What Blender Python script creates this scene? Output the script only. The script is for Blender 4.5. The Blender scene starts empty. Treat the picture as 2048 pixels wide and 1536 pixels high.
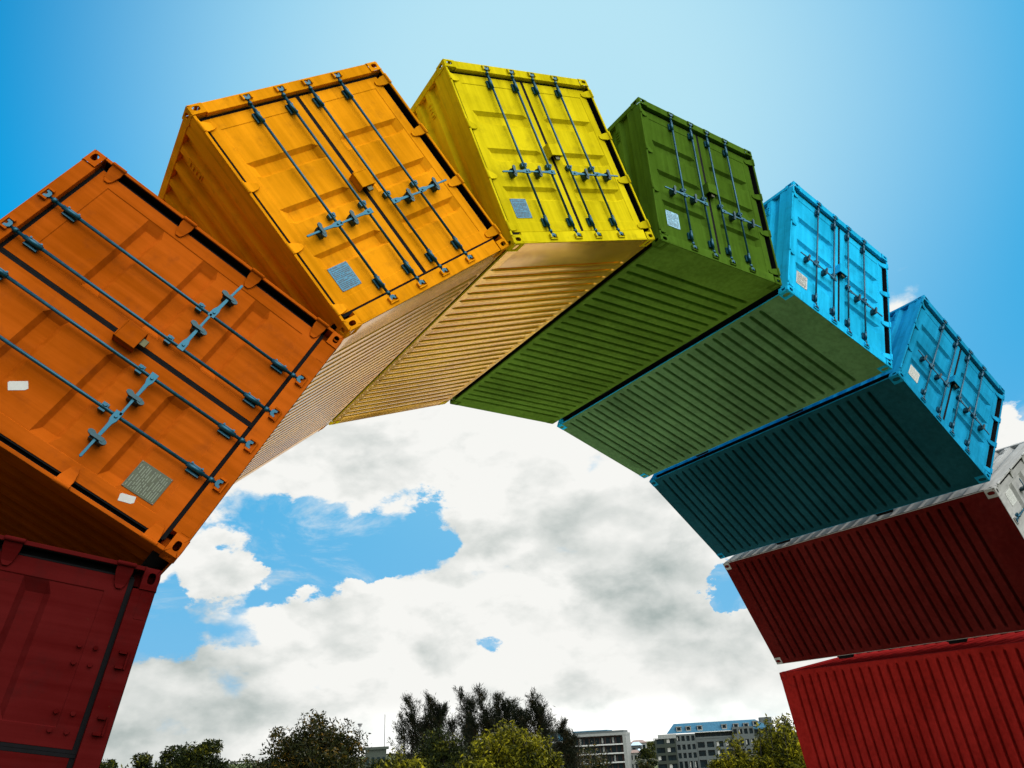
import bpy, bmesh, math, random
import numpy as np
from mathutils import Vector, Matrix

random.seed(7)
rng = np.random.default_rng(11)
SC = bpy.context.scene
COL = SC.collection
R_ = math.radians

# ------------------------------------------------------------------ camera
CAM = Vector((-7.7296, -6.0259, 1.1539))
RIGHT = Vector((0.845895, -0.531089, -0.049051))
DOWN = Vector((0.188858, 0.38427, -0.903697))
FWD = Vector((0.498793, 0.75517, 0.425353))
FPX = 1541.7                                  # focal length in pixels of a 2048 wide picture
cd = bpy.data.cameras.new('camera')
cam = bpy.data.objects.new('camera', cd)
COL.objects.link(cam)
m3 = Matrix((RIGHT, -DOWN, -FWD)).transposed()
cam.matrix_world = Matrix.Translation(CAM) @ m3.to_4x4()
cd.sensor_width = 36.0
cd.lens = 36.0 * FPX / 2048
cd.clip_start = 0.05
cd.clip_end = 8000
SC.camera = cam

def ray(u, v):
    return (RIGHT * ((u - 1024) / FPX) + DOWN * ((v - 768) / FPX) + FWD).normalized()

def at(u, v, d):
    """the point seen at a pixel at horizontal distance d from the viewpoint"""
    r = ray(u, v)
    return CAM + r * (d / math.hypot(r.x, r.y))

# ------------------------------------------------------------------ light
SUN_EL, SUN_AZ = R_(41), R_(51)               # azimuth from +Y towards +X: behind the top of the arch
SUN = Vector((math.sin(SUN_AZ) * math.cos(SUN_EL), math.cos(SUN_AZ) * math.cos(SUN_EL), math.sin(SUN_EL)))
ld = bpy.data.lights.new('sun', 'SUN')
ld.energy = 4.8
ld.angle = R_(0.53)
ld.color = (1.0, 0.94, 0.84)
lo = bpy.data.objects.new('sun', ld)
COL.objects.link(lo)
lo.rotation_euler = SUN.to_track_quat('Z', 'Y').to_euler()

SC.view_settings.view_transform = 'Standard'
SC.view_settings.look = 'None'
SC.view_settings.gamma = 1
SC.view_settings.use_curve_mapping = False
SC.view_settings.exposure = 0.0
SC.cycles.max_bounces = 8
SC.cycles.diffuse_bounces = 4
SC.cycles.sample_clamp_indirect = 6


class NT:
    """short hand for building node trees"""
    def __init__(self, tree):
        self.t = tree
    def n(self, kind, **kw):
        nd = self.t.nodes.new(kind)
        for k, v in kw.items():
            setattr(nd, k, v)
        return nd
    def put(self, sock, v):
        if isinstance(v, bpy.types.NodeSocket):
            self.t.links.new(v, sock)
        elif v is not None:
            if isinstance(v, (tuple, list, Vector)) and sock.type == 'RGBA' and len(v) == 3:
                v = (*v, 1)
            sock.default_value = v
    def math(self, op, a, b=None, c=None, clamp=False):
        nd = self.n('ShaderNodeMath', operation=op, use_clamp=clamp)
        for s, v in zip(nd.inputs, (a, b, c)):
            self.put(s, v)
        return nd.outputs[0]
    def vm(self, op, a, b=None, out=0):
        nd = self.n('ShaderNodeVectorMath', operation=op)
        self.put(nd.inputs[0], a)
        if b is not None:
            self.put(nd.inputs[1], b)
        return nd.outputs['Value'] if op in ('DOT_PRODUCT', 'LENGTH') else nd.outputs[0]
    def ramp(self, v, a, b, c, d, smooth=True):
        nd = self.n('ShaderNodeMapRange', interpolation_type='SMOOTHSTEP' if smooth else 'LINEAR')
        for s, x in zip(nd.inputs, (v, a, b, c, d)):
            self.put(s, x)
        return nd.outputs[0]
    def mix(self, f, a, b, blend='MIX'):
        nd = self.n('ShaderNodeMix', data_type='RGBA', blend_type=blend)
        self.put(nd.inputs[0], f)
        self.put(nd.inputs[6], a)
        self.put(nd.inputs[7], b)
        return nd.outputs[2]
    def noise(self, vec, scale, detail=4, rough=0.5, dist=0.0, col=False):
        nd = self.n('ShaderNodeTexNoise')
        self.put(nd.inputs['Vector'], vec)
        nd.inputs['Scale'].default_value = scale
        nd.inputs['Detail'].default_value = detail
        nd.inputs['Roughness'].default_value = rough
        nd.inputs['Distortion'].default_value = dist
        return nd.outputs['Color' if col else 'Fac']


# ------------------------------------------------------------------ sky: physical sky with cloud cover
W = bpy.data.worlds.new('World')
SC.world = W
W.use_nodes = True
W.node_tree.nodes.clear()
w = NT(W.node_tree)
tc = w.n('ShaderNodeTexCoord').outputs['Generated']
D = w.vm('NORMALIZE', tc)
sky = w.n('ShaderNodeTexSky', sky_type='NISHITA')
sky.sun_disc = False
sky.sun_elevation = SUN_EL
sky.sun_rotation = SUN_AZ
sky.air_density = 1.0
sky.dust_density = 0.6
sky.ozone_density = 1.5
hs = w.n('ShaderNodeHueSaturation')
hs.inputs['Saturation'].default_value = 1.55
hs.inputs['Value'].default_value = 1.0
hs.inputs['Hue'].default_value = 0.485
w.put(hs.inputs['Color'], sky.outputs[0])
SKY_GAIN = 0.105
skyc = w.vm('MULTIPLY', hs.outputs[0], (SKY_GAIN * 0.08, SKY_GAIN * 1.75, SKY_GAIN * 1.70))
skyc = w.vm('MINIMUM', skyc, (0.03, 0.40, 0.78))
sd = w.vm('DOT_PRODUCT', D, tuple(SUN))
# thin bright veil round the sun
vd = w.vm('DOT_PRODUCT', D, tuple(ray(1090, 260)))
veil = w.ramp(w.math('ARCCOSINE', vd), R_(37), R_(8), 0.0, 0.94)
skyc = w.mix(veil, skyc, (0.50, 0.80, 0.92))

sep = w.n('ShaderNodeSeparateXYZ')
w.put(sep.inputs[0], D)
Z = sep.outputs['Z']
# paler towards the horizon
skyc = w.mix(w.ramp(Z, 0.05, 0.50, 0.42, 0.0), skyc, (0.40, 0.68, 0.88))
stretch = w.vm('MULTIPLY', D, (1.0, 1.0, 1.7))
# ragged edges: the cover is looked up along a slightly wandering direction
wob = w.vm('SUBTRACT', w.noise(stretch, 9.0, 9, 0.62, 0, True), (0.5, 0.5, 0.5))
wv = w.n('ShaderNodeVectorMath', operation='SCALE')
w.put(wv.inputs[0], wob)
wv.inputs['Scale'].default_value = 0.13
DW = w.vm('NORMALIZE', w.vm('ADD', D, wv.outputs[0]))

BILLOW = 0.85

def billow(vec):
    """rounded cauliflower lobes at several sizes"""
    wb = w.n('ShaderNodeVectorMath', operation='SCALE')
    w.put(wb.inputs[0], w.vm('SUBTRACT', w.noise(vec, 7.0, 5, 0.6, 0, True), (0.5, 0.5, 0.5)))
    wb.inputs['Scale'].default_value = 0.10
    v = w.n('ShaderNodeTexVoronoi', feature='F1')
    w.put(v.inputs['Vector'], w.vm('ADD', vec, wb.outputs[0]))
    v.inputs['Scale'].default_value = 9.0
    v.inputs['Detail'].default_value = 2.0
    v.inputs['Roughness'].default_value = 0.5
    f = w.math('MULTIPLY', w.math('SUBTRACT', w.noise(vec, 4.6, 11, 0.60, 0.2), 0.5), 2.2)
    return w.math('ADD', f, w.math('MULTIPLY', w.math('SUBTRACT', BILLOW, v.outputs['Distance']), 1.1))
dens = billow(stretch)
off = w.vm('ADD', stretch, (SUN.x * 0.02, SUN.y * 0.02, SUN.z * 0.05))
dens2 = billow(off)
sepw = w.n('ShaderNodeSeparateXYZ')
w.put(sepw.inputs[0], DW)
field = w.ramp(sepw.outputs['Z'], 0.40, 0.50, 0.85, -1.3)

def blobs(items, start):
    """widen or open the cloud cover round given directions of the sky"""
    f = start
    for (u, v, rad, amp) in items:
        dt = w.vm('DOT_PRODUCT', DW, tuple(ray(u, v)))
        f = w.math('ADD', f, w.ramp(dt, math.cos(R_(rad)), math.cos(R_(rad * 0.2)), 0.0, amp))
    return f

field = blobs(((650, 1105, 5.6, -1.5), (800, 1085, 4.4, -1.4), (520, 1050, 4.0, -1.2), (545, 1170, 2.8, -1.1), (620, 1255, 2.4, 1.0), (735, 1215, 2.6, 1.1),
               (320, 1250, 3.6, -1.5), (390, 1110, 3.0, -0.9), (870, 1055, 2.6, -0.9), (470, 1250, 2.6, -1.0),
               (1445, 1192, 1.9, -2.2), (430, 1150, 2.8, 1.3), (480, 1185, 2.2, 0.7),
               (2060, 700, 8.5, -1.6), (2035, 850, 2.2, 0.9), (2040, 900, 2.6, 1.0),
               (660, 1385, 1.7, -0.85), (975, 1292, 0.9, -0.85), (350, 1460, 1.8, -0.5),
               (1000, 930, 8.0, 0.5), (720, 1230, 3.0, 0.8), (800, 1240, 4.0, 0.7)), field)
D1 = w.math('ADD', dens, field)
mask = w.ramp(D1, -0.26, 0.34, 0.0, 1.0)
wisp = w.math('MULTIPLY', w.ramp(w.noise(w.vm('MULTIPLY', D, (6.0, 6.0, 15.0)), 1.0, 9, 0.66, 0.6), 0.46, 0.74, 0.0, 0.75), w.ramp(Z, 0.26, 0.34, 1.0, 0.0))
mask = w.math('MAXIMUM', mask, wisp)
lit = w.math('SUBTRACT', dens, dens2)
soft = w.noise(stretch, 7.0, 8, 0.58, 0.2)
grey = blobs(((1260, 1150, 8.0, 0.45), (300, 1440, 9.5, 0.52), (1500, 1400, 7.0, 0.30), (1100, 1000, 4.0, 0.25), (700, 1260, 3.0, 0.25), (800, 930, 4.0, 0.2)),
             w.ramp(soft, 0.42, 0.74, -0.10, 0.40))
shade = w.math('ADD', w.math('SUBTRACT', 1.0, grey), w.math('MULTIPLY', lit, 0.45), clamp=True)
cl = w.mix(shade, (0.40, 0.47, 0.455), (1.0, 1.0, 0.965))
# unseen bright patch of sky added behind the camera to light the doors
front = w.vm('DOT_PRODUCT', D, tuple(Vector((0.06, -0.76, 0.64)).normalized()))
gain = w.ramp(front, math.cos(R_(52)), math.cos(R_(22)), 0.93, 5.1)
# darkening added low on that side to keep the underside grooves dark
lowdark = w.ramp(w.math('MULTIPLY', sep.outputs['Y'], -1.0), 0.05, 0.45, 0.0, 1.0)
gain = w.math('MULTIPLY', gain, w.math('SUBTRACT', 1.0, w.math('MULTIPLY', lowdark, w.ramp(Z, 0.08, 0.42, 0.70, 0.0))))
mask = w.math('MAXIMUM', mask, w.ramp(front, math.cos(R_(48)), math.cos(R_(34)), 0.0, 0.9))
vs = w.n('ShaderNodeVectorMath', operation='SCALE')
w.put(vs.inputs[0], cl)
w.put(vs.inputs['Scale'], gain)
# extra brightness added low on the horizon for the underside reflections
flat = w.vm('DOT_PRODUCT', w.vm('NORMALIZE', w.vm('MULTIPLY', D, (1, 1, 0))), tuple(Vector((math.sin(R_(44)), math.cos(R_(44)), 0))))
glow = w.math('MULTIPLY', w.ramp(flat, math.cos(R_(30)), math.cos(R_(14)), 0.0, 1.0), w.ramp(Z, 0.01, 0.06, 0.5, 0.0))
vs2 = w.n('ShaderNodeVectorMath', operation='SCALE')
w.put(vs2.inputs[0], vs.outputs[0])
w.put(vs2.inputs['Scale'], w.math('ADD', 1.0, glow))
vs = vs2
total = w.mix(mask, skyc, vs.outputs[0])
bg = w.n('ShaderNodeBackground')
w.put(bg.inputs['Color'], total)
bg.inputs['Strength'].default_value = 1.0
wo = w.n('ShaderNodeOutputWorld')
w.t.links.new(bg.outputs[0], wo.inputs[0])


# ------------------------------------------------------------------ helpers
class MB:
    """collects shapes and links them as one mesh object"""
    def __init__(self):
        self.v, self.f, self.m, self.s = [], [], [], []
    def add(self, verts, faces, mat=0, smooth=False):
        o = len(self.v)
        self.v += [tuple(p) for p in verts]
        for q in faces:
            self.f.append(tuple(i + o for i in q))
            self.m.append(mat)
            self.s.append(smooth)
        return self
    def box(self, x0, x1, y0, y1, z0, z1, mat=0):
        vs = [(x, y, z) for z in (z0, z1) for y in (y0, y1) for x in (x0, x1)]
        return self.add(vs, [(0, 2, 3, 1), (4, 5, 7, 6), (0, 1, 5, 4), (2, 6, 7, 3), (0, 4, 6, 2), (1, 3, 7, 5)], mat)
    def tube(self, p0, p1, r0, r1=None, n=10, mat=0, caps=True):
        p0, p1 = Vector(p0), Vector(p1)
        r1 = r0 if r1 is None else r1
        d = (p1 - p0).normalized()
        a = d.orthogonal().normalized()
        b = d.cross(a)
        vs = []
        for p, r in ((p0, r0), (p1, r1)):
            for k in range(n):
                t = 2 * math.pi * k / n
                vs.append(p + (a * math.cos(t) + b * math.sin(t)) * r)
        self.add(vs, [(k, (k + 1) % n, n + (k + 1) % n, n + k) for k in range(n)], mat, True)
        if caps:
            self.add(vs, [tuple(reversed(range(n))), tuple(range(n, 2 * n))], mat)
        return self
    def path(self, pts, radii, n=6, mat=0):
        for i in range(len(pts) - 1):
            self.tube(pts[i], pts[i + 1], radii[i], radii[i + 1], n, mat, False)
        return self
    def prism(self, outline, y0, y1, mat=0):
        """extrude an (x, z) outline along y"""
        n = len(outline)
        vs = [(x, y0, z) for x, z in outline] + [(x, y1, z) for x, z in outline]
        fs = [tuple(range(n)), tuple(reversed(range(n, 2 * n)))]
        fs += [(k, n + k, n + (k + 1) % n, (k + 1) % n) for k in range(n)]
        return self.add(vs, fs, mat)
    def prism_y(self, outline, y0, y1, mat=0):
        """like prism, with end faces cut into a channel section"""
        n = len(outline)
        vs = [(x, y0, z) for x, z in outline] + [(x, y1, z) for x, z in outline]
        fs = [(k, n + k, n + (k + 1) % n, (k + 1) % n) for k in range(n)]
        for o in (0, n):
            fs += [(o, o + 1, o + 2, o + 3), (o, o + 3, o + 4, o + 7), (o + 4, o + 5, o + 6, o + 7)]
        return self.add(vs, fs, mat)
    def grid(self, P, smooth=False, mat=0):
        """P[i][j] points"""
        ni, nj = len(P), len(P[0])
        vs = [p for row in P for p in row]
        fs = [(i * nj + j, i * nj + j + 1, (i + 1) * nj + j + 1, (i + 1) * nj + j) for i in range(ni - 1) for j in range(nj - 1)]
        return self.add(vs, fs, mat, smooth)
    def mesh(self, name, mats, fix=True):
        me = bpy.data.meshes.new(name)
        me.from_pydata(self.v, [], self.f)
        for m in (mats if isinstance(mats, (list, tuple)) else [mats]):
            me.materials.append(m)
        me.polygons.foreach_set('material_index', self.m)
        me.polygons.foreach_set('use_smooth', self.s)
        if fix:
            bm = bmesh.new()
            bm.from_mesh(me)
            bmesh.ops.remove_doubles(bm, verts=bm.verts, dist=0.0002)
            bmesh.ops.recalc_face_normals(bm, faces=bm.faces)
            bm.to_mesh(me)
            bm.free()
        me.update()
        return me
    def build(self, name, mats, parent=None, bevel=0.0, fix=True):
        o = bpy.data.objects.new(name, self.mesh(name, mats, fix))
        COL.objects.link(o)
        o.parent = parent
        if bevel:
            b = o.modifiers.new('bevel', 'BEVEL')
            b.width = bevel
            b.segments = 2
            b.limit_method = 'ANGLE'
            b.angle_limit = R_(40)
        return o

def tag(o, label=None, cat=None, group=None, kind=None):
    for k, v in (('label', label), ('category', cat), ('group', group), ('kind', kind)):
        if v:
            o[k] = v
    return o

def empty(name, loc=(0, 0, 0), rot=(0, 0, 0), label=None, cat=None, group=None):
    o = bpy.data.objects.new(name, None)
    COL.objects.link(o)
    o.location = loc
    o.rotation_euler = rot
    o.empty_display_size = 0.3
    return tag(o, label, cat, group)

# ------------------------------------------------------------------ materials
def new_mat(name):
    m = bpy.data.materials.new(name)
    m.use_nodes = True
    m.node_tree.nodes.clear()
    t = NT(m.node_tree)
    out = t.n('ShaderNodeOutputMaterial')
    p = t.n('ShaderNodeBsdfPrincipled')
    t.t.links.new(p.outputs[0], out.inputs[0])
    return m, t, p

def paint(name, col, rough=0.45, coat=0.0, spec=0.0, dent=0.25, rust=0.5, vary=0.24, dent_scale=1.6, metal=0.0):
    """weathered gloss paint on pressed steel"""
    m, t, p = new_mat(name)
    oc = t.n('ShaderNodeTexCoord').outputs['Object']
    rnd = t.n('ShaderNodeObjectInfo').outputs['Random']            # every part wears differently
    oc = t.vm('ADD', oc, t.vm('MULTIPLY', (60.0, 37.0, 83.0), t.n('ShaderNodeCombineXYZ').outputs[0]))
    cx = [n for n in t.t.nodes if n.type == 'COMBXYZ'][0]
    for k in range(3):
        t.put(cx.inputs[k], rnd)
    big = t.noise(oc, 0.9, 5, 0.6)
    streak = t.noise(t.vm('MULTIPLY', oc, (14.0, 14.0, 0.7)), 1.0, 4, 0.6)
    fine = t.noise(oc, 60.0, 3, 0.6)
    k = t.math('ADD', t.math('MULTIPLY', big, 0.6), t.math('MULTIPLY', streak, 0.4))
    lo_ = tuple(c * (1 - vary) * 0.95 for c in col)
    hi_ = tuple(min(1, c * (1 + vary) + 0.004) for c in col)
    c = t.mix(t.ramp(k, 0.3, 0.7, 0, 1), lo_, hi_)
    # grime settles in blotches, rust freckles through chips
    c = t.mix(t.math('MULTIPLY', t.ramp(t.noise(oc, 5.0, 7, 0.68), 0.50, 0.74, 0, 1), 0.40),
              c, tuple(x * 0.45 + 0.006 for x in col))
    r = t.ramp(t.noise(oc, 23.0, 6, 0.72), 0.675, 0.74, 0, rust)
    c = t.mix(r, c, (0.07, 0.026, 0.012))
    run = t.math('MULTIPLY', t.ramp(t.noise(t.vm('MULTIPLY', oc, (16.0, 16.0, 0.9)), 1.0, 5, 0.7), 0.58, 0.74, 0, 0.5), t.ramp(t.noise(oc, 1.3, 3, 0.5), 0.45, 0.65, 0, 1))
    c = t.mix(run, c, tuple(x * 0.35 + y for x, y in zip(col, (0.012, 0.005, 0.002))))
    t.put(p.inputs['Base Color'], c)
    t.put(p.inputs['Roughness'], t.ramp(t.math('ADD', t.math('MULTIPLY', big, 0.7), t.math('MULTIPLY', fine, 0.3)), 0.3, 0.7, rough * 0.8, rough * 1.25))
    p.inputs['Specular IOR Level'].default_value = spec
    p.inputs['Coat Weight'].default_value = coat
    p.inputs['Metallic'].default_value = metal
    p.inputs['Coat Roughness'].default_value = 0.11
    p.inputs['Coat IOR'].default_value = 2.2
    bp = t.n('ShaderNodeBump')
    bp.inputs['Strength'].default_value = dent
    bp.inputs['Distance'].default_value = 0.02
    hgt = t.math('ADD', t.math('MULTIPLY', t.noise(oc, dent_scale, 3, 0.5), 1.0), t.math('MULTIPLY', fine, 0.03))
    t.put(bp.inputs['Height'], hgt)
    t.put(p.inputs['Normal'], bp.outputs[0])
    return m

def plain(name, col, rough=0.6, metal=0.0, vary=0.2, scale=6.0, bump=0.0):
    m, t, p = new_mat(name)
    oc = t.n('ShaderNodeTexCoord').outputs['Object']
    nz = t.noise(oc, scale, 6, 0.62)
    t.put(p.inputs['Base Color'], t.mix(t.ramp(nz, 0.3, 0.7, 0, 1), tuple(c * (1 - vary) for c in col), tuple(min(1, c * (1 + vary)) for c in col)))
    t.put(p.inputs['Roughness'], t.ramp(nz, 0.3, 0.7, rough * 0.85, min(1, rough * 1.15)))
    p.inputs['Metallic'].default_value = metal
    if bump:
        bp = t.n('ShaderNodeBump')
        bp.inputs['Strength'].default_value = bump
        bp.inputs['Distance'].default_value = 0.02
        t.put(bp.inputs['Height'], nz)
        t.put(p.inputs['Normal'], bp.outputs[0])
    return m

def steel(name, col, rust=0.35):
    m, t, p = new_mat(name)
    oc = t.n('ShaderNodeTexCoord').outputs['Object']
    nz = t.noise(oc, 18.0, 6, 0.65)
    c = t.mix(t.ramp(nz, 0.35, 0.65, 0, 1), tuple(c * 0.7 for c in col), col)
    c = t.mix(t.ramp(t.noise(oc, 40.0, 5, 0.7), 0.60, 0.72, 0, rust), c, (0.10, 0.04, 0.018))
    t.put(p.inputs['Base Color'], c)
    p.inputs['Metallic'].default_value = 0.5
    t.put(p.inputs['Roughness'], t.ramp(nz, 0.3, 0.7, 0.28, 0.5))
    return m

def foliage(name, cols, trans=0.35):
    """leaf colours differ from leaf to leaf"""
    m, t, p = new_mat(name)
    g = t.n('ShaderNodeNewGeometry').outputs['Random Per Island']
    oc = t.n('ShaderNodeTexCoord').outputs['Object']
    clump = t.noise(oc, 0.8, 3, 0.6)
    f = t.math('ADD', t.math('MULTIPLY', g, 0.6), t.math('MULTIPLY', t.ramp(clump, 0.3, 0.7, 0, 1), 0.4))
    cr = t.n('ShaderNodeValToRGB')
    el = cr.color_ramp.elements
    while len(el) < len(cols):
        el.new(0.5)
    for i, c in enumerate(cols):
        el[i].position = i / (len(cols) - 1)
        el[i].color = (*c, 1)
    t.put(cr.inputs[0], f)
    t.put(p.inputs['Base Color'], cr.outputs[0])
    p.inputs['Roughness'].default_value = 0.7
    p.inputs['Specular IOR Level'].default_value = 0.1
    tr = t.n('ShaderNodeBsdfTranslucent')
    t.put(tr.inputs[0], t.mix(0.5, cr.outputs[0], (0.35, 0.30, 0.02), 'ADD') if trans > 0.3 else cr.outputs[0])
    mx = t.n('ShaderNodeMixShader')
    mx.inputs[0].default_value = trans
    t.t.links.new(p.outputs[0], mx.inputs[1])
    t.t.links.new(tr.outputs[0], mx.inputs[2])
    out = [n for n in t.t.nodes if n.type == 'OUTPUT_MATERIAL'][0]
    t.t.links.new(mx.outputs[0], out.inputs[0])
    return m

RUBBER = plain('black_rubber_and_groove_shade', (0.004, 0.004, 0.005), 0.75, 0, 0.4, 20)
for n_ in RUBBER.node_tree.nodes:
    if n_.type == 'BSDF_PRINCIPLED':
        n_.inputs['Specular IOR Level'].default_value = 0.08
STEEL = steel('galvanised_steel', (0.004, 0.075, 0.125), 0.25)
STEEL_DARK = steel('dark_galvanised_steel', (0.012, 0.05, 0.065), 0.5)
GAP_BLACK = plain('black_steel_and_gap_shade', (0.006, 0.006, 0.007), 0.9, 0, 0.3, 8)  # black for the link plates; on the rails it stands in for shade
for n_ in GAP_BLACK.node_tree.nodes:
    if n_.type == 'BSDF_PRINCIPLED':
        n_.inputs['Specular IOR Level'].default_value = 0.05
STEEL_PALE = steel('worn_zinc', (0.006, 0.10, 0.16), 0.3)
RUSTY = steel('rusted_steel', (0.16, 0.10, 0.06), 0.6)
BRASS = plain('brass', (0.06, 0.06, 0.03), 0.4, 0.8)
STICKER = plain('white_sticker', (0.42, 0.42, 0.40), 0.5, 0, 0.08, 30)
INK = plain('printed_ink', (0.03, 0.04, 0.05), 0.6)
BARK = plain('bark', (0.022, 0.017, 0.013), 0.9, 0, 0.4, 8, 0.6)

# ------------------------------------------------------------------ ground, falling gently away from the arch
def gz(r):
    def s(a, b):
        t = min(1, max(0, (r - a) / (b - a)))
        return t * t * (3 - 2 * t)
    return -0.42 - 4.1 * s(16, 60) - 5.5 * s(60, 240)

def make_ground():
    rad = [0, 3, 6, 9, 12, 16, 20, 25, 30, 36, 43, 50, 60, 75, 95, 120, 150, 190, 240, 320, 450, 700, 1100, 1800, 3200, 6000]
    n = 96
    P = []
    for r in rad:
        P.append([(r * math.cos(2 * math.pi * k / n), r * math.sin(2 * math.pi * k / n), gz(r)) for k in range(n + 1)])
    mb = MB().grid(P, True)
    m, t, p = new_mat('mown_grass')
    oc = t.n('ShaderNodeTexCoord').outputs['Object']
    a = t.noise(oc, 0.35, 6, 0.6)
    b = t.noise(oc, 30.0, 5, 0.7)
    c = t.mix(t.ramp(a, 0.35, 0.65, 0, 1), (0.040, 0.065, 0.013), (0.09, 0.095, 0.03))
    c = t.mix(t.ramp(b, 0.3, 0.7, 0, 0.7), c, (0.03, 0.05, 0.01))
    t.put(p.inputs['Base Color'], c)
    p.inputs['Roughness'].default_value = 0.9
    p.inputs['Specular IOR Level'].default_value = 0.1
    bp = t.n('ShaderNodeBump')
    bp.inputs['Strength'].default_value = 0.6
    bp.inputs['Distance'].default_value = 0.03
    t.put(bp.inputs['Height'], b)
    t.put(p.inputs['Normal'], bp.outputs[0])
    tag(mb.build('ground', m), kind='structure')
make_ground()

def make_bounce_paving():  # unseen pale ground added to throw light up at the undersides
    rad = [0.5, 3, 6, 9, 12, 16, 20, 25, 30]
    P = [[(r * math.cos(2 * math.pi * k / 96), r * math.sin(2 * math.pi * k / 96), gz(r) + 0.012) for k in range(3, 46)] for r in rad]
    m, t, p = new_mat('limestone_bounce_paving')
    oc = t.n('ShaderNodeTexCoord').outputs['Object']
    br = t.n('ShaderNodeTexBrick')
    t.put(br.inputs['Vector'], oc)
    br.inputs['Scale'].default_value = 1.6
    br.inputs['Mortar Size'].default_value = 0.012
    br.inputs['Color1'].default_value = (0.55, 0.51, 0.43, 1)
    br.inputs['Color2'].default_value = (0.48, 0.45, 0.38, 1)
    br.inputs['Mortar'].default_value = (0.22, 0.20, 0.17, 1)
    t.put(p.inputs['Base Color'], t.mix(t.ramp(t.noise(oc, 1.2, 6, 0.6), 0.35, 0.7, 0, 0.5), br.outputs[0], (0.30, 0.28, 0.22)))
    p.inputs['Roughness'].default_value = 0.85
    tag(MB().grid(P, True).build('bounce_paving', m), kind='structure')
make_bounce_paving()

def make_bounce_sheet():  # unseen pale sheet added to brighten what the undersides reflect
    rad = [60, 75, 95, 120, 150, 190, 240]
    P = [[(r * math.cos(a), r * math.sin(a), gz(r) + 0.03) for a in [2 * math.pi * k / 96 for k in range(4, 23)]] for r in rad]
    tag(MB().grid(P, True).build('bounce_sheet', plain('pale_bounce_sheet', (0.62, 0.60, 0.55), 0.85, 0, 0.15, 0.3)), kind='structure')
make_bounce_sheet()

# ------------------------------------------------------------------ shipping containers
CW, CD, CH = 2.438, 6.058, 2.591
HW = CW / 2

def casting_mesh(sx, far, top):
    """cast steel corner block with an oval hole in its three outer faces"""
    lx, ly, lz = 0.162, 0.178, 0.118
    verts, faces = [], []
    def holed(o, u, v, lu, lv, hu, hv, n_in):
        o, u, v, n_in = Vector(o), Vector(u), Vector(v), Vector(n_in)
        angs = [2 * math.pi * k / 28 for k in range(28)] + [math.atan2(sy * lv, sxx * lu) % (2 * math.pi) for sy in (-1, 1) for sxx in (-1, 1)]
        angs = sorted(angs)
        n = len(angs)
        c = o + u * lu / 2 + v * lv / 2
        ring = []
        for a in angs:
            ca, sa = math.cos(a), math.sin(a)
            k = min((lu / 2) / max(abs(ca), 1e-6), (lv / 2) / max(abs(sa), 1e-6))
            q = (abs(ca / hu) ** 2.8 + abs(sa / hv) ** 2.8) ** (-1 / 2.8)
            ring.append((c + u * ca * k + v * sa * k, c + u * ca * q + v * sa * q))
        b = len(verts)
        for depth in (None, 0.0, 0.016):
            for r_ in ring:
                if depth is None:
                    verts.append(r_[0])
                else:
                    verts.append(r_[1] + n_in * depth)
        for L in range(2):
            for k in range(n):
                j = (k + 1) % n
                faces.append((b + L * n + k, b + L * n + j, b + (L + 1) * n + j, b + (L + 1) * n + k))
    x1 = sx * (HW + 0.004); x0 = x1 - sx * lx
    y1 = CD + 0.004 if far else -0.004; yd = -1 if far else 1
    z1 = CH + 0.006 if top else -0.006; zd = -1 if top else 1
    y0, z0 = y1 + yd * ly, z1 + zd * lz
    X, Y, Zv = (-sx, 0, 0), (0, yd, 0), (0, 0, zd)
    holed((x1, y1, z1), X, Zv, lx, lz, 0.040, 0.026, Y)        # end face
    holed((x1, y1, z1), Y, Zv, ly, lz, 0.040, 0.026, X)        # side face
    holed((x1, y1, z1), Y, X, ly, lx, 0.062, 0.032, Zv)        # top or bottom face
    b = len(verts)
    for x in (x0, x1):
        for y in (y0, y1):
            for z in (z0, z1):
                verts.append(Vector((x, y, z)))
    faces.append((b + 0, b + 1, b + 3, b + 2))
    faces.append((b + 0, b + 1, b + 5, b + 4))
    faces.append((b + 0, b + 2, b + 6, b + 4))
    c = Vector((x1, y1, z1)); inn = Vector((-sx, yd, zd))
    for v in verts:
        d = [abs(v[i] - c[i]) for i in range(3)]
        if sum(x < 1e-5 for x in d) == 3:
            v += inn * 0.016
        elif sum(x < 1e-5 for x in d) == 2:                    # ease the outer edges
            for i in range(3):
                if d[i] < 1e-5:
                    v[i] += inn[i] * 0.007
    mb = MB()
    mb.add(verts, faces)
    return mb

def corrugated(axis_len, depth, pitch, start, end):
    """profile points (position, offset) of trapezoid corrugation"""
    pts = [(0.0, 0.0), (start, 0.0)]
    n = int((axis_len - start - end) / pitch)
    p = (axis_len - start - end) / n
    for i in range(n):
        a = start + i * p
        pts += [(a + p * 0.17, depth), (a + p * 0.50, depth), (a + p * 0.67, 0.0), (a + p, 0.0)]
    pts += [(axis_len, 0.0)]
    return pts

def side_panel_mb(sx, rail):
    mb = MB()
    y0, y1, z0, z1 = 0.13, CD - 0.11, rail + 0.008, CH - 0.08
    rows = []
    for (s, o) in corrugated(y1 - y0, 0.060, 0.275, 0.16, 0.10):
        x = sx * (HW - 0.010 - o)
        rows.append([(x, y0 + s, z0), (x, y0 + s, z1)])
    return mb.grid(rows)

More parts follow.
